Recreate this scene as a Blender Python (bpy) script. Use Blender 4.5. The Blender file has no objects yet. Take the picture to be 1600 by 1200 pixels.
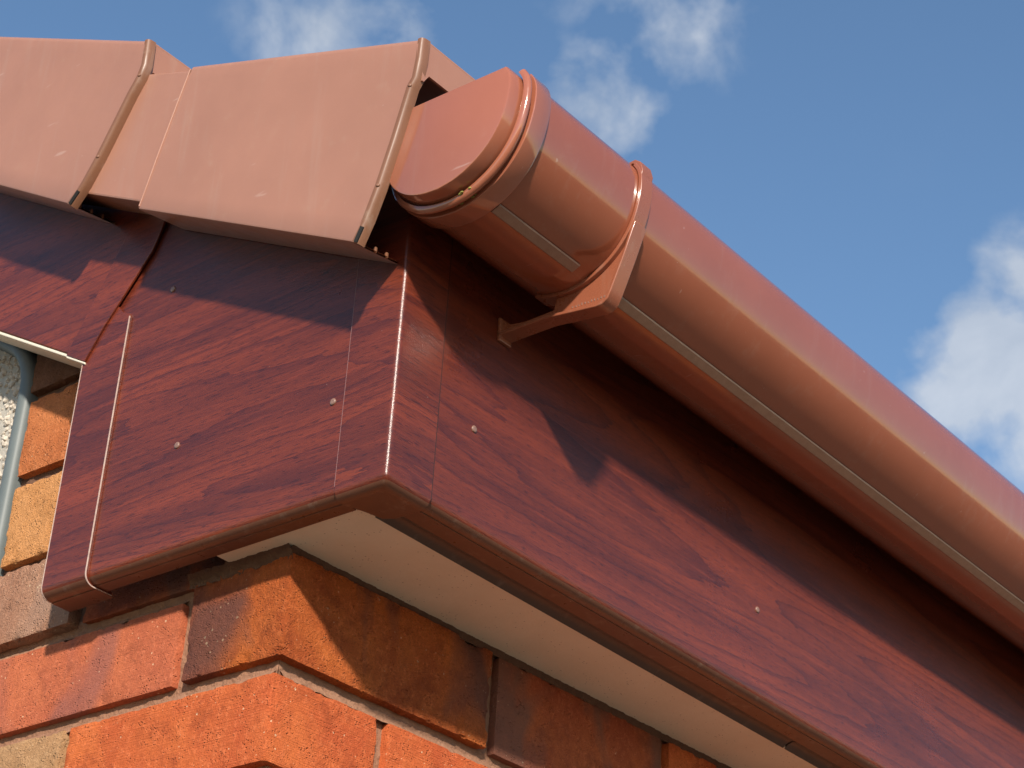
import bpy, bmesh, math, random
from mathutils import Vector, Matrix, noise
random.seed(7)
sc = bpy.context.scene
col = sc.collection
mm = 0.001
PI = math.pi

# ---------------------------------------------------------------- camera
CAM = Vector((-0.8977617, -0.8713007, -0.6375515))
R0 = Vector((0.6234640, -0.7799799, 0.0540738))      # right
R1 = Vector((0.4198167, 0.2756230, -0.8647462))      # down
R2 = Vector((0.6595807, 0.5618392, 0.4992896))       # forward
cd = bpy.data.cameras.new('camera'); cam = bpy.data.objects.new('camera', cd); col.objects.link(cam)
cam.matrix_world = Matrix(((R0.x, -R1.x, -R2.x, CAM.x), (R0.y, -R1.y, -R2.y, CAM.y), (R0.z, -R1.z, -R2.z, CAM.z), (0, 0, 0, 1)))
cd.sensor_width = 36; cd.lens = 3237.7 / 1600 * 36
cd.clip_start = 0.02; cd.clip_end = 3000
cd.dof.use_dof = True; cd.dof.focus_distance = 1.42; cd.dof.aperture_fstop = 45
sc.camera = cam
# ---------------------------------------------------------------- light
LT = Vector((1.0, 0.93, -0.65)).normalized()         # the way the sunlight travels
sd = bpy.data.lights.new('sun', 'SUN'); so = bpy.data.objects.new('sun', sd); col.objects.link(so)
so.rotation_euler = LT.to_track_quat('-Z', 'Y').to_euler(); so.location = (-3, -2, 4)
sd.energy = 4.6; sd.angle = math.radians(2.8); sd.color = (1.0, 0.92, 0.80)
w = bpy.data.worlds.new('World'); sc.world = w; w.use_nodes = True
wn = w.node_tree.nodes; wl = w.node_tree.links
bg = wn['Background']; bg.inputs['Strength'].default_value = 0.118
sky = wn.new('ShaderNodeTexSky'); sky.sky_type = 'NISHITA'; sky.sun_disc = False
sky.sun_elevation = math.asin(-LT.z); sky.sun_rotation = math.atan2(-LT.x, -LT.y)
sky.air_density = 1.0; sky.dust_density = 0.15; sky.ozone_density = 0.9
tc = wn.new('ShaderNodeTexCoord')
def wmath(op, a, b=None, c=None, clamp=False):
    n = wn.new('ShaderNodeMath'); n.operation = op; n.use_clamp = clamp
    for i, v in enumerate((a, b, c)):
        if v is None: continue
        if isinstance(v, (int, float)): n.inputs[i].default_value = v
        else: wl.new(v, n.inputs[i])
    return n.outputs[0]
def wnoise(scale, detail, rough, dist=0.0):
    n = wn.new('ShaderNodeTexNoise'); wl.new(tc.outputs['Generated'], n.inputs['Vector'])
    n.inputs['Scale'].default_value = scale; n.inputs['Detail'].default_value = detail
    n.inputs['Roughness'].default_value = rough; n.inputs['Distortion'].default_value = dist
    return n.outputs['Fac']
def blob(d, width):
    n = wn.new('ShaderNodeVectorMath'); n.operation = 'DISTANCE'
    wl.new(tc.outputs['Generated'], n.inputs[0]); n.inputs[1].default_value = d
    return wmath('SUBTRACT', 1.0, wmath('DIVIDE', n.outputs['Value'], width), clamp=True)
n1 = wnoise(11, 8, 0.56, 0.3); n2 = wnoise(30, 8, 0.55, 0.2); n3 = wnoise(2.3, 4, 0.5)
tot = None
for d, wd, amp in (
        ((0.7795, 0.3654, 0.5088), 0.050, 2.3), ((0.7675, 0.3438, 0.5411), 0.034, 1.5), ((0.779, 0.386, 0.4942), 0.04, 1.2), ((0.80, 0.335, 0.498), 0.07, 2.2),
        ((0.5201, 0.576, 0.6307), 0.055, 1.0), ((0.5355, 0.5503, 0.6406), 0.050, 0.8),
        ((0.6229, 0.4892, 0.6105), 0.048, 1.25), ((0.635, 0.482, 0.604), 0.035, 1.1),
        ((0.6224, 0.4449, 0.6439), 0.050, 0.9), ((0.59, 0.47, 0.655), 0.035, 0.5)):
    b = wmath('MULTIPLY', blob(d, wd), amp)
    tot = b if tot is None else wmath('MAXIMUM', tot, b)
puff = wmath('ADD', wmath('MULTIPLY_ADD', n1, 3.2, -1.6), wmath('MULTIPLY_ADD', n2, 2.3, -1.15))
cl = wmath('MULTIPLY', wmath('ADD', wmath('MULTIPLY_ADD', tot, 0.95, -0.22), puff, clamp=True), wmath('MULTIPLY', tot, 1.7, clamp=True))
gen = wmath('MULTIPLY', wmath('MULTIPLY_ADD', n1, 3.2, -1.75, clamp=True), wmath('MULTIPLY_ADD', n3, 2.5, -1.0, clamp=True))
cl = wmath('MINIMUM', wmath('MULTIPLY_ADD', cl, 0.72, wmath('MULTIPLY', gen, 0.12)), 0.74)
mx = wn.new('ShaderNodeMix'); mx.data_type = 'RGBA'
hs = wn.new('ShaderNodeHueSaturation'); hs.inputs['Saturation'].default_value = 1.13; hs.inputs['Value'].default_value = 1.08
wl.new(sky.outputs[0], hs.inputs['Color']); wl.new(cl, mx.inputs[0]); wl.new(hs.outputs[0], mx.inputs[6])
shade = wn.new('ShaderNodeMix'); shade.data_type = 'RGBA'
wl.new(wmath('MULTIPLY_ADD', n1, 2.4, -0.7, clamp=True), shade.inputs[0])
shade.inputs[6].default_value = (2.7, 3.1, 3.7, 1); shade.inputs[7].default_value = (5.0, 5.2, 5.5, 1)
wl.new(shade.outputs[2], mx.inputs[7]); wl.new(mx.outputs[2], bg.inputs['Color'])
sc.view_settings.view_transform = 'Standard'; sc.view_settings.look = 'None'
sc.view_settings.gamma = 1; sc.view_settings.exposure = 0.40; sc.view_settings.use_curve_mapping = False

# ---------------------------------------------------------------- helpers
def tag(o, label, cat, group=None, kind=None):
    if label: o['label'] = label
    if cat: o['category'] = cat
    if group: o['group'] = group
    if kind: o['kind'] = kind
    return o
def empty(name, loc=(0, 0, 0)):
    o = bpy.data.objects.new(name, None); col.objects.link(o); o.location = loc; o.empty_display_size = 0.05
    return o
def mesh_obj(name, verts, faces, mat, parent=None, smooth=35, bevel=0, seg=2, loc=None):
    me = bpy.data.meshes.new(name)
    me.from_pydata([tuple(v) for v in verts], [], faces); me.validate()
    b = bmesh.new(); b.from_mesh(me); bmesh.ops.recalc_face_normals(b, faces=b.faces); b.to_mesh(me); b.free()
    if mat: me.materials.append(mat)
    if parent is not None and parent.name == 'brick_wall':          # the eaves wall runs slightly out of square with the fascia
        for q in me.vertices: q.co.y -= 0.028 * max(0.0, q.co.x - 0.06) * max(0.0, 1 - max(0.0, q.co.y - 0.3))
    if smooth:
        me.shade_smooth(); me.set_sharp_from_angle(angle=math.radians(smooth))
    o = bpy.data.objects.new(name, me); col.objects.link(o)
    if bevel:
        m = o.modifiers.new('bevel', 'BEVEL'); m.width = bevel; m.segments = seg; m.limit_method = 'ANGLE'; m.angle_limit = math.radians(40)
    if parent:
        o.parent = parent
        o.location = (0, 0, 0) if parent.parent else -Vector(parent.location)   # meshes are built in world coordinates
    return o
def loft(rings, caps=True):
    """rings: lists of 3D points of equal length; closed rings, capped ends"""
    n = len(rings[0]); v = [p for r in rings for p in r]; f = []
    for k in range(len(rings) - 1):
        for i in range(n):
            j = (i + 1) % n
            f.append((k * n + i, k * n + j, (k + 1) * n + j, (k + 1) * n + i))
    if caps: f.append(tuple(range(n - 1, -1, -1))); f.append(tuple((len(rings) - 1) * n + i for i in range(n)))
    return v, f
def ext_x(poly, x0, x1, steps=1):   # poly of (y,z) mm
    return loft([[(x * mm, y * mm, z * mm) for y, z in poly] for x in [x0 + (x1 - x0) * i / steps for i in range(steps + 1)]])
def ext_y(poly, y0, y1, steps=1):   # poly of (x,z) mm
    return loft([[(x * mm, y * mm, z * mm) for x, z in poly] for y in [y0 + (y1 - y0) * i / steps for i in range(steps + 1)]])
def ext_z(poly, z0, z1):
    return loft([[(x * mm, y * mm, z * mm) for x, y in poly] for z in (z0, z1)])
def box(x0, x1, y0, y1, z0, z1): return ext_x([(y0, z0), (y1, z0), (y1, z1), (y0, z1)], x0, x1)
def arc(cx, cy, r, a0, a1, n=6):
    return [(cx + r * math.cos(math.radians(a0 + (a1 - a0) * i / n)), cy + r * math.sin(math.radians(a0 + (a1 - a0) * i / n))) for i in range(n + 1)]
def smooth_poly(pts, n=4):          # open catmull-rom
    out = []
    for i in range(len(pts) - 1):
        p0 = pts[max(i - 1, 0)]; p1 = pts[i]; p2 = pts[i + 1]; p3 = pts[min(i + 2, len(pts) - 1)]
        for k in range(n):
            t = k / n
            out.append(tuple(0.5 * (2 * p1[a] + (p2[a] - p0[a]) * t + (2 * p0[a] - 5 * p1[a] + 4 * p2[a] - p3[a]) * t * t + (3 * p1[a] - p0[a] - 3 * p2[a] + p3[a]) * t ** 3) for a in (0, 1)))
    out.append(pts[-1]); return out
def offset(pts, d):                 # open line, offset to its left
    out = []
    for i in range(len(pts)):
        a = pts[max(i - 1, 0)]; b = pts[min(i + 1, len(pts) - 1)]
        tx, ty = b[0] - a[0], b[1] - a[1]; l = math.hypot(tx, ty) or 1
        out.append((pts[i][0] - ty / l * d, pts[i][1] + tx / l * d))
    return out

# ---------------------------------------------------------------- materials
def newmat(name):
    m = bpy.data.materials.new(name); m.use_nodes = True
    return m, m.node_tree.nodes, m.node_tree.links, m.node_tree.nodes['Principled BSDF']
class NT:
    def __init__(s, m): s.n = m.node_tree.nodes; s.l = m.node_tree.links; s.tc = s.n.new('ShaderNodeTexCoord').outputs['Object']
    def put(s, sock, v):
        if isinstance(v, (int, float)): sock.default_value = v
        elif isinstance(v, tuple): sock.default_value = v if len(v) != 3 or sock.type == 'VECTOR' else v + (1,)
        else: s.l.new(v, sock)
    def map(s, scale=(1, 1, 1), loc=(0, 0, 0), rot=(0, 0, 0)):
        m = s.n.new('ShaderNodeMapping'); s.l.new(s.tc, m.inputs[0]); m.inputs['Scale'].default_value = scale; m.inputs['Location'].default_value = loc
        m.inputs['Rotation'].default_value = rot
        return m.outputs[0]
    def noise(s, vec, scale, detail=4, rough=0.55, dist=0.0):
        t = s.n.new('ShaderNodeTexNoise'); s.put(t.inputs['Vector'], vec); t.inputs['Scale'].default_value = scale
        t.inputs['Detail'].default_value = detail; t.inputs['Roughness'].default_value = rough; t.inputs['Distortion'].default_value = dist
        return t.outputs['Fac']
    def voro(s, vec, scale, out='Distance', feature='F1'):
        t = s.n.new('ShaderNodeTexVoronoi'); t.feature = feature; s.put(t.inputs['Vector'], vec); t.inputs['Scale'].default_value = scale
        return t.outputs[out]
    def math(s, op, a, b=None, c=None, clamp=False):
        t = s.n.new('ShaderNodeMath'); t.operation = op; t.use_clamp = clamp
        for i, v in enumerate((a, b, c)):
            if v is not None: s.put(t.inputs[i], v)
        return t.outputs[0]
    def lin(s, v, a, b): return s.math('DIVIDE', s.math('SUBTRACT', v, a), b - a, clamp=True)   # 0 at a, 1 at b
    def mix(s, f, a, b):
        t = s.n.new('ShaderNodeMix'); t.data_type = 'RGBA'; s.put(t.inputs[0], f); s.put(t.inputs[6], a); s.put(t.inputs[7], b)
        return t.outputs[2]
    def bump(s, h, dist, strength=1.0, normal=None):
        t = s.n.new('ShaderNodeBump'); s.put(t.inputs['Height'], h); t.inputs['Distance'].default_value = dist; t.inputs['Strength'].default_value = strength
        if normal is not None: s.l.new(normal, t.inputs['Normal'])
        return t.outputs[0]

def wood_mat(name, grain, seed, bright=1.0, tilt=0.0):
    """printed mahogany foil; grain = axis the figure runs along"""
    m, n, l, p = newmat(name); t = NT(m)
    rot = (tilt, 0, 0) if grain == 'y' else (0, tilt, 0)
    def ax(al, ac): return (al, ac, ac) if grain == 'x' else ((ac, al, ac) if grain == 'y' else (ac, ac, al))
    v = t.map(ax(0.30, 3.2), (seed * 1.7, seed * 0.9, seed * 2.3), rot)
    big = t.noise(v, 3.4, 1.0, 0.35, 0.15)                      # contours of this are the cathedral figure
    wob = t.noise(t.map(ax(1.2, 9.0), (seed, 3, 1), rot), 9, 3, 0.55)
    ph = t.math('MULTIPLY_ADD', wob, 0.8, t.math('MULTIPLY', big, 24.0))
    fr = t.math('FRACT', ph)
    line = t.math('POWER', fr, 5.0)                             # sharp on one side, soft on the other
    band = t.noise(t.map(ax(0.7, 9.0), (seed * 2, 1, 4), rot), 3.0, 4, 0.6)
    fib = t.noise(t.map(ax(6, 170), (seed, 0, 0), rot), 6.0, 3, 0.65)
    fib2 = t.noise(t.map(ax(2.2, 52), (seed, 2, 0), rot), 6.0, 3, 0.6)
    c = t.mix(t.lin(band, 0.36, 0.62), (0.195 * bright, 0.0345 * bright, 0.0125 * bright), (0.100 * bright, 0.0180 * bright, 0.0095 * bright))
    c = t.mix(t.math('MULTIPLY', line, t.math('MULTIPLY_ADD', t.lin(fib2, 0.25, 0.55), 0.45, 0.35)), c, (0.045 * bright, 0.009 * bright, 0.010 * bright))
    c = t.mix(t.math('MULTIPLY', t.lin(fib, 0.48, 0.70), 0.6), c, (0.07 * bright, 0.014 * bright, 0.012 * bright))
    c = t.mix(t.math('MULTIPLY', t.lin(fib2, 0.52, 0.70), 0.45), c, (0.235 * bright, 0.042 * bright, 0.018 * bright))
    por = t.noise(t.map(ax(16, 230), (seed, 6, 3), rot), 6.0, 1, 0.5)
    c = t.mix(t.math('MULTIPLY', t.lin(por, 0.60, 0.66), 0.6), c, (0.026 * bright, 0.006 * bright, 0.007 * bright))
    # scuffs and dust specks
    sc1 = t.noise(t.map((3, 3, 3), (seed, 5, 5)), 160, 2, 0.5)
    c = t.mix(t.math('MULTIPLY', t.lin(sc1, 0.77, 0.80), 0.35), c, (0.5, 0.42, 0.38))
    t.put(p.inputs['Base Color'], c)
    dirt = t.noise(t.map((1, 1, 1), (seed, 1, 2)), 9, 5, 0.6)
    t.put(p.inputs['Roughness'], t.math('MULTIPLY_ADD', dirt, 0.20, 0.20))
    p.inputs['Specular IOR Level'].default_value = 0.55
    gs = (60, 420, 420) if grain == 'x' else ((420, 60, 420) if grain == 'y' else (420, 420, 60))
    gr = t.noise(t.map(gs, (0, 0, 0), rot), 3.2, 2, 0.6)
    t.put(p.inputs['Normal'], t.bump(t.math('MULTIPLY_ADD', line, -0.2, gr), 0.00022, 0.9, t.bump(t.noise(t.tc, 12, 2), 0.004, 0.12)))
    return m
def plastic_mat(name, colr, rough, coat=0.0, dirt=0.25, bumpy=0.10):
    m, n, l, p = newmat(name); t = NT(m)
    a = t.noise(t.tc, 14, 5, 0.6); b = t.noise(t.map((1, 1, 1), (3, 3, 3)), 70, 4, 0.65)
    dk = tuple(x * 0.86 for x in colr); lt = tuple(min(1, x * 1.08 + 0.006) for x in colr)
    c = t.mix(a, dk, lt)
    c = t.mix(t.math('MULTIPLY', t.lin(b, 0.60, 0.80), dirt), c, (0.45, 0.36, 0.27))
    stk = t.noise(t.map((26, 26, 2.2), (4, 4, 4)), 3.0, 4, 0.65)             # run-off streaks
    c = t.mix(t.math('MULTIPLY', t.lin(stk, 0.56, 0.80), dirt * 1.6), c, (0.40, 0.31, 0.25))
    scr = t.noise(t.map((90, 12, 60), (2, 8, 1), (0.5, 0.2, 0.7)), 2.0, 2, 0.5)
    c = t.mix(t.math('MULTIPLY', t.lin(scr, 0.74, 0.78), 0.25), c, (0.6, 0.45, 0.38))
    sp = t.voro(t.map((1, 1, 1), (1, 2, 3)), 95)
    spm = t.math('MULTIPLY', t.math('LESS_THAN', sp, t.math('MULTIPLY', t.lin(t.noise(t.map((1, 1, 1), (7, 1, 1)), 27, 2), 0.5, 0.8), 0.14)), t.math('GREATER_THAN', t.noise(t.tc, 33, 1), 0.55))
    c = t.mix(t.math('MULTIPLY', spm, 0.4), c, (0.55, 0.42, 0.35))
    t.put(p.inputs['Base Color'], c)
    t.put(p.inputs['Roughness'], t.math('MULTIPLY_ADD', t.lin(b, 0.35, 0.8), 0.18, rough))
    p.inputs['Coat Weight'].default_value = coat; p.inputs['Coat Roughness'].default_value = 0.06
    t.put(p.inputs['Normal'], t.bump(t.noise(t.tc, 9, 2, 0.4), 0.01, bumpy, t.bump(t.noise(t.tc, 420, 3), 0.0001, 0.3)))
    return m
def brick_mat(name, c1, c2, kiln, kamt, seed, pore=1.0, wire=0.0, pale=0.3):
    m, n, l, p = newmat(name); t = NT(m)
    o = (seed * 1.3, seed * 2.1, seed * 0.7)
    a = t.noise(t.map((1, 1, 1), o), 16, 5, 0.6, 0.3); b = t.noise(t.map((1, 1, 1), o), 190, 6, 0.75); g = t.noise(t.map((1, 1, 1), o), 800, 4, 0.75)
    c = t.mix(t.lin(a, 0.36, 0.64), c1, c2)
    c = t.mix(t.math('MULTIPLY', t.lin(b, 0.5, 0.68), 0.6), c, tuple(min(1, x * 1.3 + 0.03) for x in c2))
    c = t.mix(t.math('MULTIPLY', t.lin(t.noise(t.map((1, 1, 1), (o[2], o[0], o[1])), 55, 4, 0.7), 0.52, 0.68), 0.55), c, tuple(x * 0.62 for x in c1))
    c = t.mix(t.math('MULTIPLY', t.lin(g, 0.50, 0.66), 0.6), c, tuple(x * 0.5 for x in c1))
    k = t.noise(t.map((1, 1, 0.5), (o[1], o[0], 2)), 11, 3, 0.5, 0.6)
    c = t.mix(t.math('MULTIPLY', t.lin(k, 0.50, 0.60), kamt), c, kiln)
    v = t.voro(t.map((1, 1, 1), o, (0.3, 0.2, 0.4)), 190)
    spk = t.math('MULTIPLY', t.math('LESS_THAN', v, t.math('MULTIPLY', t.lin(t.noise(t.map((1, 1, 1), (0, o[2], 0)), 40, 3), 0.42, 0.75), 0.30)), t.math('GREATER_THAN', t.noise(t.map((1, 1, 1), (o[2], 0, 0)), 210, 1), 0.56))
    c = t.mix(t.math('MULTIPLY', spk, pale), c, (0.85, 0.66, 0.42))
    t.put(p.inputs['Base Color'], c); p.inputs['Roughness'].default_value = 0.9; p.inputs['Specular IOR Level'].default_value = 0.25
    pits = t.voro(t.map((1, 1, 1.6), o), 330)
    pit = t.math('MULTIPLY', t.math('SUBTRACT', 1.0, t.lin(pits, 0.0, 0.34)), t.lin(t.noise(t.map((1, 1, 1), o), 95, 3), 0.46, 0.62))
    h = t.math('ADD', t.math('MULTIPLY', g, 0.75), t.math('MULTIPLY', b, 0.95))
    h = t.math('SUBTRACT', h, t.math('MULTIPLY', pit, 1.7))
    if wire:
        wr = t.noise(t.map((14, 14, 900), o), 1.0, 2)
        h = t.math('ADD', h, t.math('MULTIPLY', wr, wire))
    t.put(p.inputs['Normal'], t.bump(h, 0.0019 * pore, 1.0))
    return m
def simple_mat(name, c1, c2, rough, scale=30, bump=0.0, bscale=200, spec=0.5, metal=0.0, speck=None):
    m, n, l, p = newmat(name); t = NT(m)
    c = t.mix(t.noise(t.tc, scale, 5, 0.6), c1, c2)
    if speck:
        v = t.voro(t.tc, speck[1]); k = t.math('MULTIPLY', t.math('LESS_THAN', v, 0.14), t.math('GREATER_THAN', t.noise(t.tc, 60, 2), speck[2]))
        c = t.mix(t.math('MULTIPLY', k, 0.7), c, speck[0])
    t.put(p.inputs['Base Color'], c); p.inputs['Roughness'].default_value = rough; p.inputs['Specular IOR Level'].default_value = spec; p.inputs['Metallic'].default_value = metal
    if bump: t.put(p.inputs['Normal'], t.bump(t.noise(t.tc, bscale, 5, 0.65), bump, 1.0))
    return m

M = {}
M['wood_box'] = wood_mat('mahogany_foil_box', 'y', 3.1, tilt=0.09)
M['wood_trim'] = wood_mat('mahogany_foil_trim', 'y', 7.4, tilt=0.10)
M['wood_trimx'] = wood_mat('mahogany_foil_trim_side', 'x', 7.4)
M['wood_cap'] = wood_mat('mahogany_foil_cap', 'y', 11.2, tilt=0.12)
M['wood_barge'] = wood_mat('mahogany_foil_barge', 'y', 5.3, tilt=0.45)
M['wood_joint'] = wood_mat('mahogany_foil_joint', 'y', 8.9, tilt=0.42)
M['wood_fascia'] = wood_mat('mahogany_foil_fascia', 'x', 2.2)
M['brown_plain'] = plastic_mat('brown_underside', (0.15, 0.058, 0.032), 0.27, 0.0, 0.2)
M['channel'] = plastic_mat('dark_channel', (0.085, 0.055, 0.042), 0.4, 0.0, 0.15)
M['core'] = simple_mat('pale_foam_core', (0.30, 0.17, 0.14), (0.70, 0.55, 0.47), 0.6, 240)
M['film'] = simple_mat('worn_film_edge', (0.20, 0.09, 0.085), (0.28, 0.15, 0.14), 0.4, 300)
M['seam'] = simple_mat('dark_seam', (0.03, 0.012, 0.010), (0.05, 0.018, 0.014), 0.6)
M['cream'] = simple_mat('cream_edge', (0.66, 0.58, 0.46), (0.74, 0.67, 0.55), 0.55, 60, 0.0003, 150)
M['soffit'] = simple_mat('cream_soffit', (0.72, 0.60, 0.45), (0.90, 0.81, 0.66), 0.75, 14, 0.0004, 260, 0.3, speck=((0.22, 0.16, 0.11), 260, 0.52))
M['gutter'] = plastic_mat('brown_gutter', (0.305, 0.084, 0.040), 0.08, 0.9, 0.07, 0.03)
M['stop'] = plastic_mat('brown_stop_end', (0.36, 0.115, 0.062), 0.08, 0.8, 0.06, 0.03)
M['bracket'] = plastic_mat('brown_bracket', (0.30, 0.092, 0.047), 0.24, 0.4, 0.12)
M['verge'] = plastic_mat('terracotta_verge', (0.365, 0.168, 0.112), 0.30, 0.0, 0.13, 0.14)
M['vergerim'] = plastic_mat('terracotta_verge_rim', (0.20, 0.085, 0.044), 0.36, 0.0, 0.2, 0.10)
M['black'] = simple_mat('black_opening', (0.006, 0.005, 0.005), (0.01, 0.008, 0.007), 0.9)
M['pin'] = simple_mat('brown_pin', (0.15, 0.075, 0.055), (0.30, 0.18, 0.14), 0.28, 900)
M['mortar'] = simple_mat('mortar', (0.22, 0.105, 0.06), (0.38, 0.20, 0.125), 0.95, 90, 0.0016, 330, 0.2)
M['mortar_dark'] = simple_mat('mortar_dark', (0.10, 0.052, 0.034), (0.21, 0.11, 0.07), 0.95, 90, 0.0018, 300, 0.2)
M['bead'] = simple_mat('grey_metal_bead', (0.10, 0.118, 0.118), (0.15, 0.168, 0.165), 0.5, 40, 0.0, 100, 0.4, 0.0)
M['dash'] = simple_mat('pebbledash_render', (0.34, 0.30, 0.25), (0.50, 0.46, 0.40), 0.95, 60, 0.0015, 300)
M['pebble'] = simple_mat('pebble', (0.36, 0.28, 0.21), (0.66, 0.60, 0.52), 0.7, 110, 0.0003, 500)
M['tile'] = simple_mat('roof_tile', (0.16, 0.07, 0.05), (0.24, 0.11, 0.075), 0.85, 20, 0.001, 200)
M['ground'] = simple_mat('grey_paving', (0.115, 0.090, 0.058), (0.165, 0.130, 0.087), 0.9, 2.0, 0.002, 60)
M['moss'] = simple_mat('moss', (0.20, 0.19, 0.04), (0.36, 0.34, 0.09), 0.95, 300)
K = (0.17, 0.07, 0.055)
BK = [brick_mat('brick_orange_red', (0.47, 0.090, 0.028), (0.60, 0.145, 0.04), K, 0.0, 1, 0.6, 0.8, 0.5),
      brick_mat('brick_rough_orange', (0.46, 0.090, 0.022), (0.68, 0.170, 0.036), K, 0.85, 2, 2.2, 0.0, 0.35),
      brick_mat('brick_red_purple', (0.43, 0.105, 0.05), (0.54, 0.145, 0.06), (0.25, 0.10, 0.085), 0.55, 3, 0.6, 0.5, 0.6),
      brick_mat('brick_grey_pink', (0.42, 0.20, 0.12), (0.50, 0.27, 0.17), (0.36, 0.25, 0.20), 0.7, 4, 1.2, 0.2, 0.5),
      brick_mat('brick_bright_orange', (0.58, 0.17, 0.055), (0.66, 0.22, 0.075), K, 0.0, 5, 1.3, 0.0, 0.55),
      brick_mat('brick_pale_orange', (0.62, 0.26, 0.085), (0.70, 0.32, 0.12), K, 0.0, 6, 1.2, 0.0, 0.3),
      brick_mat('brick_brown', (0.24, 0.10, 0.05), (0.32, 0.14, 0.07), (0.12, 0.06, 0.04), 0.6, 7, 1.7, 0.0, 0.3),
      brick_mat('brick_dark_red', (0.36, 0.075, 0.03), (0.48, 0.115, 0.036), (0.16, 0.085, 0.065), 0.7, 8, 0.9, 0.3, 0.3),
      brick_mat('brick_buff', (0.50, 0.26, 0.12), (0.56, 0.32, 0.16), K, 0.0, 9, 1.2, 0.2, 0.4)]

# ---------------------------------------------------------------- ground and house body
gz = -2350
v, f = [(-60, -60, gz * mm), (60, -60, gz * mm), (60, 60, gz * mm), (-60, 60, gz * mm)], [(0, 1, 2, 3)]
v = [(a * 12, b * 12, c) for a, b, c in v]
tag(mesh_obj('ground', v, f, M['ground'], smooth=0), None, None, kind='structure')

GX, WY = 41.0, 127.0        # gable wall face x, eaves wall face y (mm)
wall = empty('brick_wall', (GX * mm, WY * mm, gz * mm))
tag(wall, 'weathered orange and red brick wall corner under the eaves', 'wall')
def nz(p, s, seed): return noise.noise(Vector((p[0] * s + seed * 7.1, p[1] * s + seed * 3.3, p[2] * s - seed * 5.7)))
def rough_box(x0, x1, y0, y1, z0, z1, res, r, seed, amp, chip):
    """rounded, chipped block (mm)"""
    lo = (x0, y0, z0); hi = (x1, y1, z1); idx = {}; vs = []; fs = []
    ns = [max(2, int(round((hi[a] - lo[a]) / res))) for a in range(3)]
    def vid(i, j, k):
        key = (i, j, k)
        if key in idx: return idx[key]
        p = [lo[a] + (hi[a] - lo[a]) * (i, j, k)[a] / ns[a] for a in range(3)]
        q = [min(max(p[a], lo[a] + r), hi[a] - r) for a in range(3)]
        d = Vector([p[a] - q[a] for a in range(3)]); L = d.length or 1; d /= L
        e = sorted(min(p[a] - lo[a], hi[a] - p[a]) for a in range(3))[1]      # distance to the nearest edge
        n = amp * (0.7 * nz(p, 0.035, seed) + 0.5 * nz(p, 0.13, seed + 1) + 0.35 * nz(p, 0.4, seed + 2))
        c = max(0.0, nz(p, 0.06, seed + 5) + 0.55 * nz(p, 0.22, seed + 6) - 0.10) * chip * max(0.0, 1 - e / 9.0)
        rr = r + n - c - (0.5 * r if e < 0.01 and False else 0)
        vs.append(tuple((q[a] + d[a] * rr) * mm for a in range(3))); idx[key] = len(vs) - 1
        return idx[key]
    for a in range(3):
        b, c = (a + 1) % 3, (a + 2) % 3
        for side in (0, ns[a]):
            for i in range(ns[b]):
                for j in range(ns[c]):
                    q = []
                    for di, dj in ((0, 0), (1, 0), (1, 1), (0, 1)):
                        t = [0, 0, 0]; t[a] = side; t[b] = i + di; t[c] = j + dj; q.append(vid(*t))
                    fs.append(tuple(q if side else q[::-1]))
    return vs, fs
def brick(x0, x1, y0, y1, z0, z1, mi, seed, res=3.0, amp=0.5, chip=5.5, label=None):
    v, f = rough_box(x0, x1, y0, y1, z0, z1, res, 1.3, seed, amp, chip)
    o = mesh_obj('brick', v, f, BK[mi], wall, smooth=38)
    if label: o['label'] = label
    return o
DP = 102
# course A, B, C ... on the gable (x = GX) and on the eaves side (y = WY)
brick(GX, GX + 223, WY - 1, WY + 101, -83, -2.5, 1, 1, 2.0, 1.1, 6.0, 'rough orange corner brick with purple burnt patch')
brick(GX + 1, GX + DP, 239, 456, -84, -17, 2, 2, 2.4, 0.4, 2.5)
brick(GX, GX + DP, 466, 682, -84, -17, 0, 3, 6)
brick(GX - 1, GX + 106, WY + 2, 346, -161, -96, 0, 4, 2.4, 0.45, 2.5, 'smooth orange red corner brick')
brick(GX, GX + DP, 355, 570, -161, -95, 8, 5, 3.0, 0.7, 3.5)
brick(GX, GX + 216, WY, WY + 102, -237, -172, 7, 6, 4)
brick(GX, GX + DP, 240, 455, -237, -172, 4, 7, 4)
brick(GX, GX + DP, 465, 680, -237, -172, 0, 8, 6)
brick(GX + 3, GX + DP, 200, 359, -6, 62, 7, 9, 3.2, 0.8, 4)
brick(GX - 4, GX + DP - 4, 368, 584, -6, 61, 3, 10, 2.6, 1.0, 4.5, 'grey pink brick beside the box end')
brick(GX, GX + DP, 262, 477, 70, 145, 5, 11, 2.6, 0.9, 4, 'pale orange brick next to the grey bead')
brick(GX, GX + DP, 264, 479, 156, 231, 4, 12, 2.6, 0.9, 4, 'bright orange brick with pale specks')
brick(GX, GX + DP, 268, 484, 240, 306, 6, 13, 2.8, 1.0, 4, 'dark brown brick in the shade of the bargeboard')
brick(GX + 233, GX + 448, WY + 1, WY + 1 + DP, -84, -2.5, 7, 14, 3.0, 0.6, 3)
brick(GX + 458, GX + 673, WY, WY + DP, -84, -2.5, 0, 15, 5)
brick(GX + 116, GX + 331, WY + 1, WY + 1 + DP, -161, -96, 0, 16, 2.6, 0.6, 3)
brick(GX + 341, GX + 556, WY, WY + DP, -161, -96, 2, 17, 4)
brick(GX + 566, GX + 781, WY, WY + DP, -161, -96, 4, 18, 7)
for i in range(3):
    brick(GX + 226 + i * 225, GX + 441 + i * 225, WY, WY + DP, -237, -172, (2, 4, 0)[i], 19 + i, 6)
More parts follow.
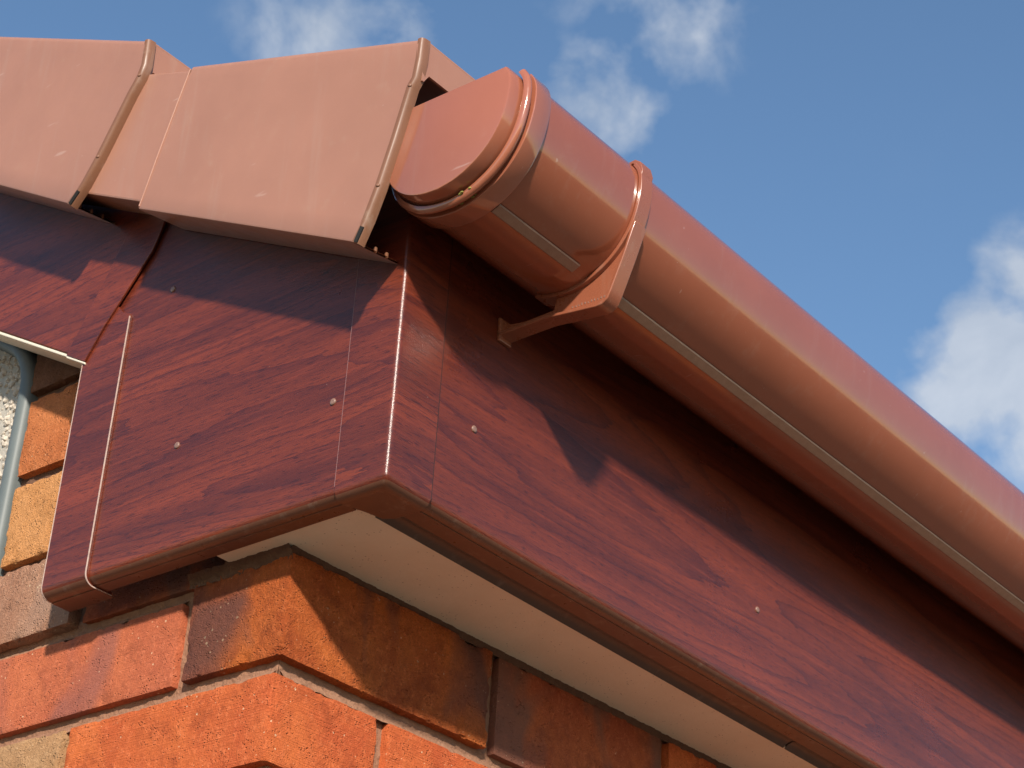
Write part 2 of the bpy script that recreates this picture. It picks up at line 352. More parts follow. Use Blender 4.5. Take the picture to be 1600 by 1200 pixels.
for r in range(3):      # a few courses lower, out of the picture
    z0 = -313 - 76 * r
    odd = r % 2
    if odd: brick(GX, GX + 215, WY, WY + 102, z0, z0 + 65, 2 + r, 40 + r, 7)
    else: brick(GX, GX + 102, WY, WY + 215, z0, z0 + 65, 0 + r, 40 + r, 7)
    for i in range(3):
        y0 = WY + (112 if odd else 225) + i * 225
        brick(GX, GX + DP, y0, y0 + 215, z0, z0 + 65, (0, 2, 4, 7)[(i + r) % 4], 50 + r * 8 + i, 8)
        x0 = GX + (225 if odd else 112) + i * 225
        brick(x0, x0 + 215, WY, WY + DP, z0, z0 + 65, (4, 7, 0, 2)[(i + r) % 4], 70 + r * 8 + i, 8)
# mortar: recessed body with a rough face, weathered bed joints
def rough_sheet(fn, us, vs_, seed, amp):
    V = []; F = []; nu, nv = len(us), len(vs_)
    for a in us:
        for b in vs_:
            p, nrm = fn(a, b); k = amp * (nz(p, 0.12, seed) + 0.6 * nz(p, 0.45, seed + 3))
            V.append(tuple((p[i] + nrm[i] * k) * mm for i in range(3)))
    for i in range(nu - 1):
        for j in range(nv - 1): F.append((i * nv + j, (i + 1) * nv + j, (i + 1) * nv + j + 1, i * nv + j + 1))
    return V, F
def fr(a, b, s): n = max(1, int((b - a) / s)); return [a + (b - a) * i / n for i in range(n + 1)]
REC = 8.0
v, f = rough_sheet(lambda a, b: ((GX + REC, a, b), (-1, 0, 0)), fr(WY + REC, 700, 3), fr(-250, -1, 3), 60, 0.9)
o = mesh_obj('mortar', v, f, M['mortar'], wall, smooth=0)
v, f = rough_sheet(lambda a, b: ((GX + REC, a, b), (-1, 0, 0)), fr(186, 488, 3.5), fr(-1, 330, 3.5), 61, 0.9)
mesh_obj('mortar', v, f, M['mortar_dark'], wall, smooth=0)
v, f = rough_sheet(lambda a, b: ((a, WY + REC, b), (0, -1, 0)), fr(GX + REC, 760, 3), fr(-250, -0.5, 3), 62, 0.9)
mesh_obj('mortar', v, f, M['mortar'], wall, smooth=0)
def ledge_y(y0, y1, zl, zh, seed, mat='mortar', out=2.8):   # weathered bed joint on the gable
    v, f = rough_sheet(lambda a, b: ((GX + out + (REC + 2 - out) * b, a, zl + (zh - zl) * (b * 0.72 - 0.02)), (-0.7, 0, 0.7)), fr(y0, y1, 2.2), [0, .15, .3, .5, .7, .85, 1], seed, 0.9)
    mesh_obj('bed_joint', v, f, M[mat], wall, smooth=0)
def ledge_x(x0, x1, zl, zh, seed, out=2.5):
    v, f = rough_sheet(lambda a, b: ((a, WY + out + (REC + 2 - out) * b, zl + (zh - zl) * (b * 0.72 - 0.02)), (0, -0.7, 0.7)), fr(x0, x1, 2.2), [0, .15, .3, .5, .7, .85, 1], seed, 0.9)
    mesh_obj('bed_joint', v, f, M['mortar'], wall, smooth=0)
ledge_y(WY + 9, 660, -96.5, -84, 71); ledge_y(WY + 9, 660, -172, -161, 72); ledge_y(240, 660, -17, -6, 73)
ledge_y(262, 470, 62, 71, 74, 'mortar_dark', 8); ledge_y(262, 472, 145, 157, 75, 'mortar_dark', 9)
ledge_x(GX + 9, 740, -96.5, -84, 76); ledge_x(GX + 9, 740, -172, -161, 77)
# mortar squeezed up between the top course and the soffit
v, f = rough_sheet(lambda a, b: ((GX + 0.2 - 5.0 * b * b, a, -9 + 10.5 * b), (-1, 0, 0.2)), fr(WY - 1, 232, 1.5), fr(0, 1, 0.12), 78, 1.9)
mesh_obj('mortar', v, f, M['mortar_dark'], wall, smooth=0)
v, f = rough_sheet(lambda a, b: ((a, WY + 1.0 - 2.5 * b * b, -4 + 5.2 * b), (0, -1, 0.2)), fr(GX - 1, 760, 1.5), fr(0, 1, 0.2), 79, 1.1)
mesh_obj('mortar', v, f, M['mortar_dark'], wall, smooth=0)
# solid body behind and below
m, n_, l_, p_ = newmat('brickwork_far'); t = NT(m)
bt = n_.new('ShaderNodeTexBrick'); cmb = n_.new('ShaderNodeSeparateXYZ'); l_.new(t.tc, cmb.inputs[0])
cv = n_.new('ShaderNodeCombineXYZ'); l_.new(t.math('ADD', cmb.outputs[0], cmb.outputs[1]), cv.inputs[0]); l_.new(cmb.outputs[2], cv.inputs[1])
l_.new(cv.outputs[0], bt.inputs['Vector']); bt.inputs['Scale'].default_value = 1.0; bt.inputs['Brick Width'].default_value = 0.225; bt.inputs['Row Height'].default_value = 0.076
bt.inputs['Mortar Size'].default_value = 0.006; bt.inputs['Color1'].default_value = (0.45, 0.11, 0.04, 1); bt.inputs['Color2'].default_value = (0.38, 0.13, 0.06, 1); bt.inputs['Mortar'].default_value = (0.4, 0.27, 0.18, 1)
l_.new(bt.outputs['Color'], p_.inputs['Base Color']); p_.inputs['Roughness'].default_value = 0.9
M['farbrick'] = m
v, f = box(GX + 17, 2600, WY + 17, 2600, -500, -2); mesh_obj('wall_body', v, f, M['mortar_dark'], wall, smooth=0)
v, f = box(GX + 2, 2600, WY + 2, 2600, gz, -470); mesh_obj('lower_brickwork', v, f, M['farbrick'], wall, smooth=0)
# gable masonry above the soffit, under the rake
def rz(y): return 178 + 0.5 * (y - 12)          # underside line of the verge along the gable
v, f = loft([[(x * mm, y * mm, z * mm) for y, z in ((186, 0), (2600, 0), (2600, rz(2600) + 20), (186, rz(186) + 20))] for x in (GX + 17, GX + 110)])
mesh_obj('gable_body', v, f, M['mortar_dark'], wall, smooth=0)

# ---------------------------------------------------------------- roof (above the frame, closes the eaves)
roof = empty('roof', (0, 0, 0.28)); tag(roof, 'brown tiled roof slope above the gutter and verge', 'roof')
def roofz(y): return 292 + 0.5 * (y + 45)
v, f = loft([[(x * mm, y * mm, z * mm) for y, z in ((-20, roofz(-20) - 30), (2600, roofz(2600) - 30), (2600, roofz(2600) - 8), (-20, roofz(-20) - 8))] for x in (50, 2600)])
mesh_obj('roof_deck', v, f, M['tile'], roof, smooth=0)
for i in range(7):
    y0 = -48 + i * 327
    v, f = loft([[(x * mm, y * mm, z * mm) for y, z in ((y0, roofz(y0) - 4), (y0 + 400, roofz(y0 + 400) - 12), (y0 + 400, roofz(y0 + 400) - 2), (y0, roofz(y0) + 10))] for x in (40, 2600)])
    mesh_obj('tile_course', v, f, M['tile'], roof, smooth=0)

# ---------------------------------------------------------------- soffit
sof = empty('soffit', (0.1, 0.1, 0)); tag(sof, 'speckled cream soffit board under the eaves', 'soffit')
v, f = box(20.7, 2600, 42.8, 188, 1.2, 9); mesh_obj('soffit_board', v, f, M['soffit'], sof, smooth=0, bevel=0.0006)
def channel(x0, x1):
    pr = [(22.5, 1.0), (26, 0.2), (29, 3.5), (35, 5.2), (40, 3.6), (43.6, 0.4), (43.6, 1.1), (40.5, 8.8), (23, 8.8)]
    v, f = ext_x(pr, x0, x1); mesh_obj('soffit_channel', v, f, M['channel'], sof, smooth=60)
channel(38, 569); channel(571.5, 2600)

# ---------------------------------------------------------------- eaves fascia (y = 0)
def two_tone(o, side=None):
    me = o.data; me.materials.append(M['brown_plain'])
    if side: me.materials.append(side)
    for p in me.polygons:
        if p.normal.z < -0.62: p.material_index = 1
        elif side and p.normal.y < -0.72: p.material_index = 2
    return o
def lip_profile(depth, top, r=8.5, th=9.0):
    """(out, z): outer face at 0, rounded bottom edge, returned lip"""
    return [(0, top)] + [(0, 40)] + [(r - r * math.cos(a), r - r * math.sin(a)) for a in [PI / 2 * i / 8 for i in range(9)]] + [(depth, 0), (depth, 3), (th, th), (th, top)]
fas = empty('eaves_fascia', (1.0, 0, 0)); tag(fas, 'long glossy mahogany grain fascia board behind the gutter', 'fascia')
pr = lip_profile(24, 262)
v, f = ext_x(pr, 40, 2600, 4); fb = mesh_obj('board', v, f, M['wood_fascia'], fas, smooth=40); two_tone(fb)
# plain brown underside as its own thin skin
v, f = ext_x([(9.5, -0.6), (24.3, -0.6), (24.3, 0.3), (9.5, 0.3)], 45, 2600); mesh_obj('underside', v, f, M['brown_plain'], fas, smooth=0)

def pin(x, y, z, nrm, parent, r=2.7):
    """domed pin head with a rim and a slot-like dent"""
    V = []; F = []; n = Vector(nrm); a = n.orthogonal().normalized(); b = n.cross(a)
    prof = [(1.0, -0.5), (1.02, 0.35), (0.92, 0.62), (0.6, 0.85), (0.25, 0.82), (0.0, 0.72)]
    N = 16
    for (k, h) in prof[:-1]:
        for i in range(N):
            t_ = 2 * PI * i / N
            V.append(Vector((x, y, z)) * mm + (a * math.cos(t_) + b * math.sin(t_)) * r * k * mm + n * h * 1.5 * mm)
    V.append(Vector((x, y, z)) * mm + n * prof[-1][1] * 1.5 * mm)
    for k in range(len(prof) - 2):
        for i in range(N): F.append((k * N + i, k * N + (i + 1) % N, (k + 1) * N + (i + 1) % N, (k + 1) * N + i))
    for i in range(N): F.append(((len(prof) - 2) * N + i, (len(prof) - 2) * N + (i + 1) % N, len(V) - 1))
    return mesh_obj('pin_head', V, F, M['pin'], parent, smooth=50)
for px in (86, 461): pin(px, 0, 80, (0, -1, 0), fb)

# ---------------------------------------------------------------- gable box end (x = 0)
gb = empty('box_end', (0, 0.2, 0)); tag(gb, 'mahogany grain box end panel closing the gable corner', 'box end')
def gable_ring(y, depth, top, out=0.0, r=8.5):
    return [((x - out) * mm, y * mm, (z - (out if z < 20 else 0)) * mm) for x, z in lip_profile(depth, top, r)]
ys = [42 + (346 - 42) * i / 6 for i in range(7)]
v, f = loft([gable_ring(y, 20.7, rz(y) + 40) for y in ys]); pnl = two_tone(mesh_obj('panel', v, f, M['wood_box'], gb, smooth=40))
v, f = box(9.5, 20.9, 46, 304, -0.6, 0.3); mesh_obj('underside', v, f, M['brown_plain'], gb, smooth=0)
pin(0, 257, 246, (-1, 0, 0), pnl); pin(0, 59, 80, (-1, 0, 0), pnl); pin(0, 222.4, 93, (-1, 0, 0), pnl)
# corner trim: two wings round the vertical edge, with a bottom plate
ct = empty('corner_trim', (0, 0, 0)); tag(ct, 'red mahogany corner trim with bright worn vertical edge', 'corner trim')
def trim_ring(z, inset):
    r = 4.2; o = 1.8
    pts = [(-o + inset, 46.5)] + [(-o + inset, 25)] + [(-o + inset + r - r * math.cos(a), -o + inset + r - r * math.sin(a)) for a in [PI / 2 * i / 6 for i in range(7)]] + [(25, -o + inset), (44.5, -o + inset), (44.5, 6), (44.5, 8), (8, 8), (8, 46.5), (6, 46.5)]
    return [(x * mm, y * mm, z * mm) for x, y in pts]
rb = 8.5; rings = [trim_ring(262, 0), trim_ring(120, 0)]
for i in range(9):
    a = PI / 2 * i / 8; rings.append(trim_ring(-1.8 + rb - rb * math.sin(a), rb - rb * math.cos(a)))
# bottom plate is the last ring's cap: an L; fill it square below
v, f = loft(rings); tr = two_tone(mesh_obj('wings', v, f, M['wood_trim'], ct, smooth=40), M['wood_trimx'])
v, f = ext_z([(6, 6), (44.5, 6), (44.5, 30), (40, 38), (24, 41.5), (10, 46.5), (6, 46.5)], -1.75, 0.4)
mesh_obj('bottom_plate', v, f, M['brown_plain'], ct, smooth=0, bevel=0.0005)
# pale worn film edges of the trim
v, f = box(-1.9, -0.2, 46.5, 46.9, 8, 240); mesh_obj('film_edge', v, f, M['film'], ct, smooth=0)
v, f = box(44.5, 45.4, -1.7, 0.2, 5, 250); mesh_obj('seam', v, f, M['seam'], ct, smooth=0)
# left cover cap
cap = empty('cover_strip', (0, 0.33, 0)); tag(cap, 'vertical mahogany cover strip at the left end of box', 'cover strip')
def cap_ring(y, top): return gable_ring(y, 28, top, 2.2, 9.5)
v, f = loft([cap_ring(304.5, 238.5), cap_ring(314, 243), cap_ring(322, 252), cap_ring(333, 240), cap_ring(345, 222), cap_ring(355, 209)])
two_tone(mesh_obj('strip', v, f, M['wood_cap'], cap, smooth=40))
v, f = box(10, 28.2, 304.2, 355.2, -2.9, -1.9); mesh_obj('underside', v, f, M['brown_plain'], cap, smooth=0)
prf = [(-2.5, 236), (-2.5, 40)] + [(7.3 - 9.8 * math.cos(a), 7.3 - 9.8 * math.sin(a)) for a in [PI / 2 * i / 8 for i in range(9)]] + [(26, -2.5), (26, -1.6)] + [(7.3 - 8.9 * math.cos(a), 7.3 - 8.9 * math.sin(a)) for a in [PI / 2 * i / 8 for i in range(8, -1, -1)]] + [(-1.6, 40), (-1.6, 236)]
v, f = ext_y(prf, 303.9, 304.6); mesh_obj('cut_edge', v, f, M['core'], cap, smooth=0)
prf2 = [(x, min(z, 208)) for x, z in prf]
v, f = ext_y(prf2, 354.8, 355.5); mesh_obj('cut_edge', v, f, M['core'], cap, smooth=0)

# ---------------------------------------------------------------- bargeboard on the rake
brg = empty('bargeboard', (0, 0.45, 0.3)); tag(brg, 'mahogany grain bargeboard rising left under the verge', 'bargeboard')
def bz(y): return 209.5 + 0.555 * (y - 351.3)        # lower edge
def plate(poly, x0, x1): return loft([[(x * mm, y * mm, z * mm) for y, z in poly] for x in (x0, x1)])
top = lambda y: rz(y) + 45
v, f = plate([(352, bz(352)), (1800, bz(1800)), (1800, top(1800)), (285, top(285)), (285, 315), (300, 297), (334, 236)], -2.4, 7)
mesh_obj('board', v, f, M['wood_barge'], brg, smooth=30, bevel=0.0012)
v, f = plate([(351, bz(351) - 2.2), (377, bz(377) - 2.2), (341, 289), (318, 335), (292, 365), (268, 350), (279.5, 310), (287.5, 292), (333.5, 235)], -4.2, -2.0)
mesh_obj('joint_cover', v, f, M['wood_joint'], brg, smooth=30, bevel=0.0005)
v, f = plate([(351, bz(351) - 4.4), (377, bz(377) - 4.4), (377, bz(377) - 2.4), (351, bz(351) - 2.4)], -3.8, 14)
mesh_obj('edge_strip', v, f, M['cream'], brg, smooth=0, bevel=0.0006)
v, f = plate([(377.2, bz(377) - 3.0), (1800, bz(1800) - 3.0), (1800, bz(1800) - 0.2), (377.2, bz(377) - 0.2)], -2.0, 34)
mesh_obj('edge_strip', v, f, M['cream'], brg, smooth=0, bevel=0.0006)

# ---------------------------------------------------------------- pebbledash panel with bead
pan = empty('pebbledash_panel', (0.045, 0.6, 0.066)); tag(pan, 'pale pebbledash panel with rounded grey metal bead at left edge', 'panel')
v, f = box(GX + 4, GX + 60, 494, 1500, 66, 300)
v = [(a, b, c if c < 0.2 else (0.300 + 0.55 * (b - 0.494))) for a, b, c in v]
mesh_obj('render', v, f, M['dash'], pan, smooth=0)
path = [(489, 66), (489, 160), (489, 245), (491.5, 262), (498, 278), (508, 291), (522, 302), (560, 325), (700, 402), (1500, 846)]
path = [path[0]] + smooth_poly(path[1:], 5)
rings = []
for i, (y, z) in enumerate(path):
    a = path[max(i - 1, 0)]; b = path[min(i + 1, len(path) - 1)]; ty, tz = b[0] - a[0], b[1] - a[1]; L = math.hypot(ty, tz); ny, nz_ = tz / L, -ty / L
    sec = [(8.5, 14), (8.5, 2), (7.0, -2.5), (3.5, -4.6), (-1, -5.0), (-5.0, -3.4), (-7.5, 0), (-8.5, 5), (-8.5, 14)]
    rings.append([((GX + dx) * mm, (y - ny * du) * mm, (z - nz_ * du) * mm) for du, dx in sec])
v, f = loft(rings); mesh_obj('bead', v, f, M['bead'], pan, smooth=50)
rp = random.Random(3); V = []; F = []
b0 = bmesh.new(); bmesh.ops.create_icosphere(b0, subdivisions=1, radius=1.0)
iv = [x.co.copy() for x in b0.verts]; iff = [tuple(x.index for x in q.verts) for q in b0.faces]; b0.free()
for i in range(1500):
    y = 497 + rp.random() ** 1.6 * 220; z = 70 + rp.random() * (225 + 0.55 * (y - 494) - 4)
    if y < 508 and z > 270 + (y - 497): continue
    s = rp.uniform(1.2, 4.2); M3 = Matrix.Rotation(rp.random() * 6, 3, 'X') @ Matrix.Rotation(rp.random() * 6, 3, 'Z')
    sx, sy, sz_ = s * rp.uniform(0.5, 0.8), s * rp.uniform(0.8, 1.3), s * rp.uniform(0.6, 1.0); base = len(V)
    for q in iv:
        q2 = M3 @ Vector((q.x * sx, q.y * sy, q.z * sz_)) * (1 + 0.18 * rp.uniform(-1, 1)); V.append(((GX + 4 + q2.x) * mm, (y + q2.y) * mm, (z + q2.z) * mm))
    F += [tuple(base + k for k in q) for q in iff]
tag(mesh_obj('pebbles', V, F, M['pebble'], pan, smooth=0), None, None, kind='stuff')

# ---------------------------------------------------------------- verge caps
def verge(name, label, front, back_off, fx, top_depth, rim_n, spig=None, tail=None):
    """front: dict of (y,z) mm lines of the front face, at x = fx"""
    root = empty(name, (fx * mm, front['br'][0] * mm, front['br'][1] * mm)); tag(root, label, 'verge cap', 'verge caps along the rake')
    tl, tr, bl, br = front['tl'], front['tr'], front['bl'], front['br']; right = front['right']   # right: from top to bottom
    th = 2.2
    poly = [tl] + [tr] + right + [br, bl]
    # front wall with a rolled top edge: ring of sections along the rake
    def sec(t, edge):   # t: 0 right .. 1 left ; edge point list right/left
        return None
    # right end outline as points, left outline straight
    R_ = [tr] + right + [br]; n = len(R_)
    L_ = [(tl[0] + (bl[0] - tl[0]) * i / (n - 1), tl[1] + (bl[1] - tl[1]) * i / (n - 1)) for i in range(n)]
    # vertical parameter follows the right end's own heights
    h = [(R_[0][1] - q[1]) / (R_[0][1] - R_[-1][1]) for q in R_]
    L_ = [(tl[0] + (bl[0] - tl[0]) * a, tl[1] + (bl[1] - tl[1]) * a) for a in h]
    rings = []
    ts = [0, 0.02, 0.15, 0.35, 0.6, 0.8, 1.0]
    for t_ in ts:
        e = [(R_[i][0] + (L_[i][0] - R_[i][0]) * t_, R_[i][1] + (L_[i][1] - R_[i][1]) * t_) for i in range(n)]
        y0, z0 = e[0]; yb, zb = e[-1]
        r = 7.0
        outer = [(fx + top_depth, y0, z0)]
        outer += [(fx + r - r * math.sin(a), y0, z0 - r + r * math.cos(a)) for a in [PI / 2 * k / 6 for k in range(7)]]
        outer += [(fx + 0.6 * math.sin(PI * k / (n - 1)) * (1 if 0 < t_ < 1 else 0.3), e[k][0], e[k][1]) for k in range(1, n - 1)]
        rb_ = 2.0
        outer += [(fx, yb, zb + rb_), (fx + 0.6, yb, zb + 0.6), (fx + rb_, yb, zb)]
        outer += [(back_off, yb - 0.0, zb + 7.5)]
        inner = [(back_off, yb, zb + 7.5 + th), (fx + th + 1, yb, zb + th)]
        inner += [(fx + th + 0.6 * math.sin(PI * k / (n - 1)) * (1 if 0 < t_ < 1 else 0.3), e[k][0], e[k][1]) for k in range(n - 2, 0, -1)]
        inner += [(fx + th, y0, z0 - r), (fx + r, y0, z0 - th), (fx + top_depth, y0, z0 - th)]
        rings.append([(a * mm, b * mm, c * mm) for a, b, c in outer + inner])
    v, f = loft(rings, False); mesh_obj('shell', v, f, M['verge'], root, smooth=38)
    # rim at the lower end: a thick band turned inwards, wide at the top
    rw = 4.4
    e = R_; V = []; F = []
    outl = [(fx - 0.5, q[0], q[1]) for q in e]
    rim = []
    ring_pts = []
    for k, q in enumerate(e):
        a = e[max(k - 1, 0)]; b = e[min(k + 1, n - 1)]
        # outward direction of the end (towards the eaves), in the face plane
        ty, tz = b[0] - a[0], b[1] - a[1]; L = math.hypot(ty, tz); oy, oz = tz / L, -ty / L
        if oy > 0: oy, oz = -oy, -oz
        ring_pts.append([((fx + dx) * mm, (q[0] + oy * du) * mm, (q[1] + oz * du - (1.5 if k == 0 else 0)) * mm) for dx, du in ((0.05, -1.0), (0.1, 1.0), (0.35, 1.9), (1.0, 2.7), (3.0, rw - 0.5), (8.0, rw), (8.0, rw - 2.0), (3.0, -1.0))])
    v, f = loft(ring_pts); rimo = mesh_obj('rim', v, f, M['vergerim'], root, smooth=45)
    # end wall hanging from the top
    yt, zt = tr
    v, f = loft([[(x * mm, (yt + dy) * mm, z * mm) for x, z in ((fx + 3, zt - 2.2), (fx + top_depth, zt - 2.2), (fx + top_depth, zt - 30), (fx + 32, zt - 30), (fx + 12, zt - 30), (fx + 7, zt - 38), (fx + 5, zt - 38))] for dy in (-rw + 2.2, -rw + 4.2)])
    mesh_obj('end_wall', v, f, M['verge'], root, smooth=0)
    v, f = loft([[(x * mm, (yt + dy) * mm, z * mm) for x, z in ((fx + 4.0, zt - 0.1), (fx + top_depth, zt - 0.1), (fx + top_depth, zt - 2.3), (fx + 4.0, zt - 2.3))] for dy in (-rw + 2.2, 0.5)])
    mesh_obj('top_lip', v, f, M['verge'], root, smooth=0, bevel=0.0006)
    # slot in the foot of the rim, rivets, drain teeth
    a, b = e[-2], e[-1]
    def on_rim(t_, du, dx):
        ty, tz = b[0] - a[0], b[1] - a[1]; L = math.hypot(ty, tz); oy, oz = tz / L, -ty / L
        if oy > 0: oy, oz = -oy, -oz
        return ((fx + dx) * mm, (a[0] + ty * t_ + oy * du) * mm, (a[1] + tz * t_ + oz * du) * mm)
    q0 = [on_rim(0.35, 1.3, 0.2), on_rim(0.35, 3.1, 1.6), on_rim(0.98, 3.1, 1.6), on_rim(0.98, 1.3, 0.2)]
    V = [Vector(p) + Vector((-0.0009, -0.0002, 0)) for p in q0] + [Vector(p) + Vector((0.002, 0, 0)) for p in q0]
    mesh_obj('slot', V, [(0, 1, 2, 3), (4, 5, 6, 7), (0, 1, 5, 4), (1, 2, 6, 5), (2, 3, 7, 6), (3, 0, 4, 7)], M['black'], rimo, smooth=0)
    for k in (3, 5):
        if k < n:
            p = e[k]; pin(fx + 0.8, p[0] - 1.6, p[1], (-0.9, -0.44, 0), rimo, 1.5).data.materials[0] = M['vergerim']
    for k in range(3):
        s = 0.26 + 0.24 * k
        x = fx + (back_off - fx) * s; z = br[1] + 7.5 * s + th
        v, f = box(x - 1.2, x + 1.2, br[0] + 0.2, br[0] + 2.6, z - 1, z + 3.6); mesh_obj('drain_tooth', v, f, M['vergerim'], root, smooth=0, bevel=0.0007)
    return root
v1 = verge('verge_cap', 'nearest terracotta verge cap overlapping the gutter end',
           dict(tl=(216, 424.5), tr=(-39.7, 332), right=[(-39.2, 312.7), (-37.2, 296), (-33, 289.7), (-22.2, 248), (-11.2, 210.4), (-2.5, 186.4)], br=(5.7, 168.9), bl=(254.2, 294.9)), -1.0, -50, 112, 0)
# its narrower tail, tucked under the next cap
def child(name, v, f, mat, root, **k): return mesh_obj(name, v, f, mat, root, **k)
def bar(name, pts0, pts1): v, f = loft([[tuple(c * mm for c in q) for q in r] for r in (pts0, pts1)]); child(name, v, f, M['verge'], v1, smooth=0, bevel=0.0008)
v, f = plate([(215, 419.5), (410, 496), (420, 388), (240, 297)], -46.2, -44.0); child('tail', v, f, M['verge'], v1, smooth=0, bevel=0.0015)
bar('tail_return', [(-46.0, 240, 296.6), (-4, 240, 303), (-4, 240, 305), (-46.0, 240, 299)], [(-46.0, 420, 387.6), (-4, 420, 394), (-4, 420, 396), (-46.0, 420, 390)])
bar('tail_top', [(-46.0, 215, 419.7), (60, 215, 419.7), (60, 215, 417), (-46.0, 215, 417)], [(-46.0, 410, 496.2), (60, 410, 496.2), (60, 410, 494), (-46.0, 410, 494)])
v, f = loft([[(-50 * mm + 0.0009 * math.cos(a), (y + 0.0) * mm + 0.0009 * math.sin(a), z * mm) for a in [2 * PI * i / 8 for i in range(8)]] for y, z in ((217.5, 419), (226, 392), (240, 345), (253.4, 296.5))])
child('overlap_edge', v, f, M['verge'], v1, smooth=60)
v2 = verge('verge_cap', 'terracotta verge cap further up the rake at top left',
           dict(tl=(535, 605), tr=(279.1, 478.2), right=[(278.4, 462), (278, 450), (281.3, 439.3), (290.1, 425), (317.7, 370), (330.4, 349)], br=(344.3, 333.2), bl=(576, 468)), -3.0, -54, 112, 0)
# ---------------------------------------------------------------- gutter
front = smooth_poly([(-122, 275), (-126, 268), (-127.5, 258), (-126, 243), (-121, 226), (-112, 211), (-100, 199.5), (-88, 192.6)], 4)
strip = [(-87, 192.4), (-80.5, 189.6)]
backp = smooth_poly([(-79.5, 188.6), (-65, 186.4), (-48, 188.5), (-32, 195), (-18, 207), (-9, 225), (-6, 250), (-6, 275)], 4)
G = front + strip + backp
Gs = front + smooth_poly([(-88, 192.6), (-78, 189.0), (-65, 187)], 3)[1:] + smooth_poly([(-65, 187), (-48, 188.8), (-32, 195), (-18, 207), (-9, 225), (-6, 250), (-6, 275)], 4)[1:]
def shell(profile, d_out, d_in):
    # profile runs front -> bottom -> back; its left side (positive offset) is the inside
    return offset(profile, -d_out) + offset(profile, -d_in)[::-1]
gut = empty('gutter', (1.0, -0.065, 0.187)); tag(gut, 'glossy brown plastic gutter running along the fascia', 'gutter')
ring = shell(G, 0, -2.2)
v, f = ext_x(ring, -20, 2600, 10); mesh_obj('channel', v, f, M['gutter'], gut, smooth=28)
M['dust'] = simple_mat('dusty_bead', (0.30, 0.19, 0.135), (0.46, 0.32, 0.24), 0.55, 160, 0.0002, 400)  # bright ground reflection on the flat bead put into the tan, with some dust
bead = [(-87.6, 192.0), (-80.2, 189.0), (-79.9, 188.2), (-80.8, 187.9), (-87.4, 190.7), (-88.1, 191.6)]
M['dust2'] = simple_mat('scuffed_bead', (0.22, 0.12, 0.085), (0.36, 0.23, 0.17), 0.4, 160, 0.0002, 400)  # browner strip near the stop end, its reflection also put into the colour
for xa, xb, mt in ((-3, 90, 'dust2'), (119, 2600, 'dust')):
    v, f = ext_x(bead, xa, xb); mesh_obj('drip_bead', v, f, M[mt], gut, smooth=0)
lip = [(-119.6 + 2.4 * math.cos(a), 274 + 2.0 * math.sin(a)) for a in [2 * PI * i / 12 for i in range(12)]]
v, f = ext_x(lip, -18, 2600); mesh_obj('front_lip', v, f, M['gutter'], gut, smooth=50)
stp = empty('gutter_stop_end', (-0.03, -0.065, 0.187)); tag(stp, 'rounded brown stop end closing the gutter beside the verge', 'stop end')
# collar, groove and ridge lofted as one sleeve
def sleeve(xs): return loft([[(x * mm, y * mm, z * mm) for y, z in shell(Gs, d, -1.0)] for x, d in xs])
v, f = sleeve([(-22.5, 1.6), (-22.5, 3.2), (-21.8, 3.8), (-6.2, 3.8), (-5.2, 3.3), (-5.0, 0.6)]); mesh_obj('collar', v, f, M['stop'], stp, smooth=35)
v, f = sleeve([(-31, -0.5), (-30.6, 1.6), (-29.4, 3.2), (-27.6, 3.6), (-26, 3.0), (-25, 1.4), (-24.6, -0.4), (-22.3, -0.4)]); mesh_obj('ridge', v, f, M['stop'], stp, smooth=50)
def plug_ring(x, d): return [(x * mm, y * mm, z * mm) for y, z in offset(Gs, -d)]
prs = [plug_ring(-24, -2.6), plug_ring(-31, -2.8), plug_ring(-41, -3.2), plug_ring(-42.3, -3.8), plug_ring(-42.8, -4.8)]
v, f = loft(prs); mesh_obj('end_plate', v, f, M['stop'], stp, smooth=35)
V = []; F = []      # traces of moss under the collar
rm = random.Random(5)
for i in range(26):
    y = -62 - 22 * rm.random() ** 0.8; x = rm.choice((-23.5, -23.2, -31.5)) + rm.uniform(-0.6, 0.6); z = 189.2 + 0.0085 * (y + 65) ** 2 + rm.uniform(-0.6, 0.2); s = rm.uniform(0.4, 1.1); base = len(V)
    for q in iv: V.append(((x + q.x * s) * mm, (y + q.y * s * 1.5) * mm, (z + q.z * s * 0.7 - 1.5) * mm))
    F += [tuple(base + k for k in q) for q in iff]
tag(mesh_obj('moss', V, F, M['moss'], stp, smooth=0), None, None, kind='stuff')

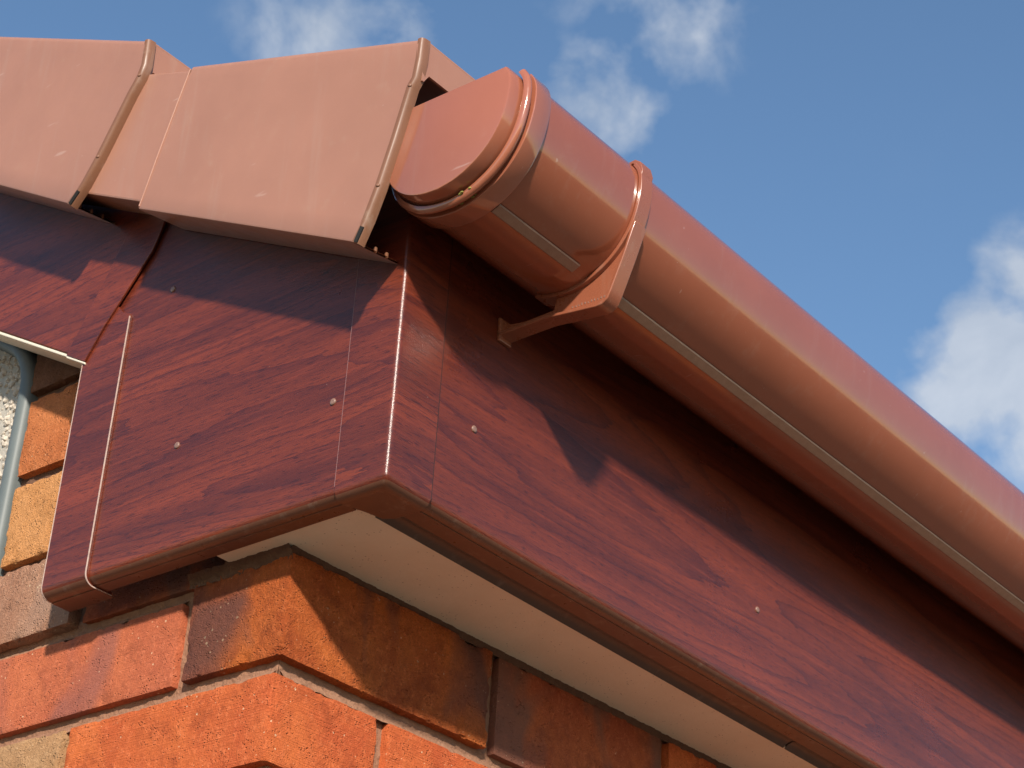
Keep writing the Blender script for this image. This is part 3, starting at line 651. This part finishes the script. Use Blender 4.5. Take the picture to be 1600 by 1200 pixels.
# bracket
brk = empty('gutter_bracket', (0.11, 0, 0.17)); tag(brk, 'brown fascia bracket clasping the gutter', 'bracket')
XB0, XB1 = 104, 118
strap_line = front + smooth_poly([(-88, 192.6), (-78, 189), (-65, 187), (-48, 188.8), (-36, 193)], 3)[1:]
v, f = ext_x(shell(strap_line, 3.4, 0.25), XB0, XB1); mesh_obj('strap', v, f, M['bracket'], brk, smooth=35, bevel=0.0005)
hook = [(-116, 277), (-116, 279.5), (-124, 280), (-129, 276), (-131.2, 268), (-130, 262), (-127.8, 262), (-126.5, 272), (-122, 277)]
v, f = ext_x(hook, XB0 + 0.3, XB1 - 0.3); mesh_obj('hook', v, f, M['bracket'], brk, smooth=35, bevel=0.0005)
gl = [q for q in offset(strap_line, -3.0) if q[1] < 226 and q[0] < -50]
web = gl + [(-50, 171.5), (-72, 166.5), (-92, 163.8), (-98, 164.2), (-101.5, 167), (-104, 172), (-115, 198), (-123.5, 222)]
v, f = ext_x(web, XB0 + 4, XB1 - 4); mesh_obj('web', v, f, M['bracket'], brk, smooth=0)
flo = [(-123.8, 226), (-126.2, 224), (-117, 199), (-106, 172), (-103, 165.6), (-98, 162.2), (-92, 161.8), (-72, 164.3), (-45, 168), (-4, 168), (0, 168), (0, 171), (-4, 171), (-45, 170.8), (-72, 166.8), (-92, 164.3), (-97, 164.8), (-100.5, 167.4), (-103.6, 173), (-114.8, 199)]
v, f = ext_x(flo, XB0, XB1); mesh_obj('flange', v, f, M['bracket'], brk, smooth=35, bevel=0.0006)
v, f = ext_x([(-58, 167), (-2, 169.5), (-2, 182), (-5, 178), (-24, 175), (-50, 175.5)], XB0 + 4.5, XB1 - 4.5); mesh_obj('arm', v, f, M['bracket'], brk, smooth=0)
v, f = ext_x([(-3.2, 164), (-0.1, 164), (-0.1, 184), (-2.4, 184)], XB0, XB1); mesh_obj('back_plate', v, f, M['bracket'], brk, smooth=0, bevel=0.0006)
rl = random.Random(9)
for k in range(11):     # worn raised moulding marks on the web
    y = -68 - k * 2.9; z = 171.0 - (0.1 * k); hgt = rl.uniform(0.9, 2.2)
    v, f = box(XB0 + 3.7, XB0 + 4.2, y - rl.uniform(0.3, 0.8), y + 0.3, z, z + hgt); mesh_obj('moulding_mark', v, f, M['pin'], brk, smooth=0)
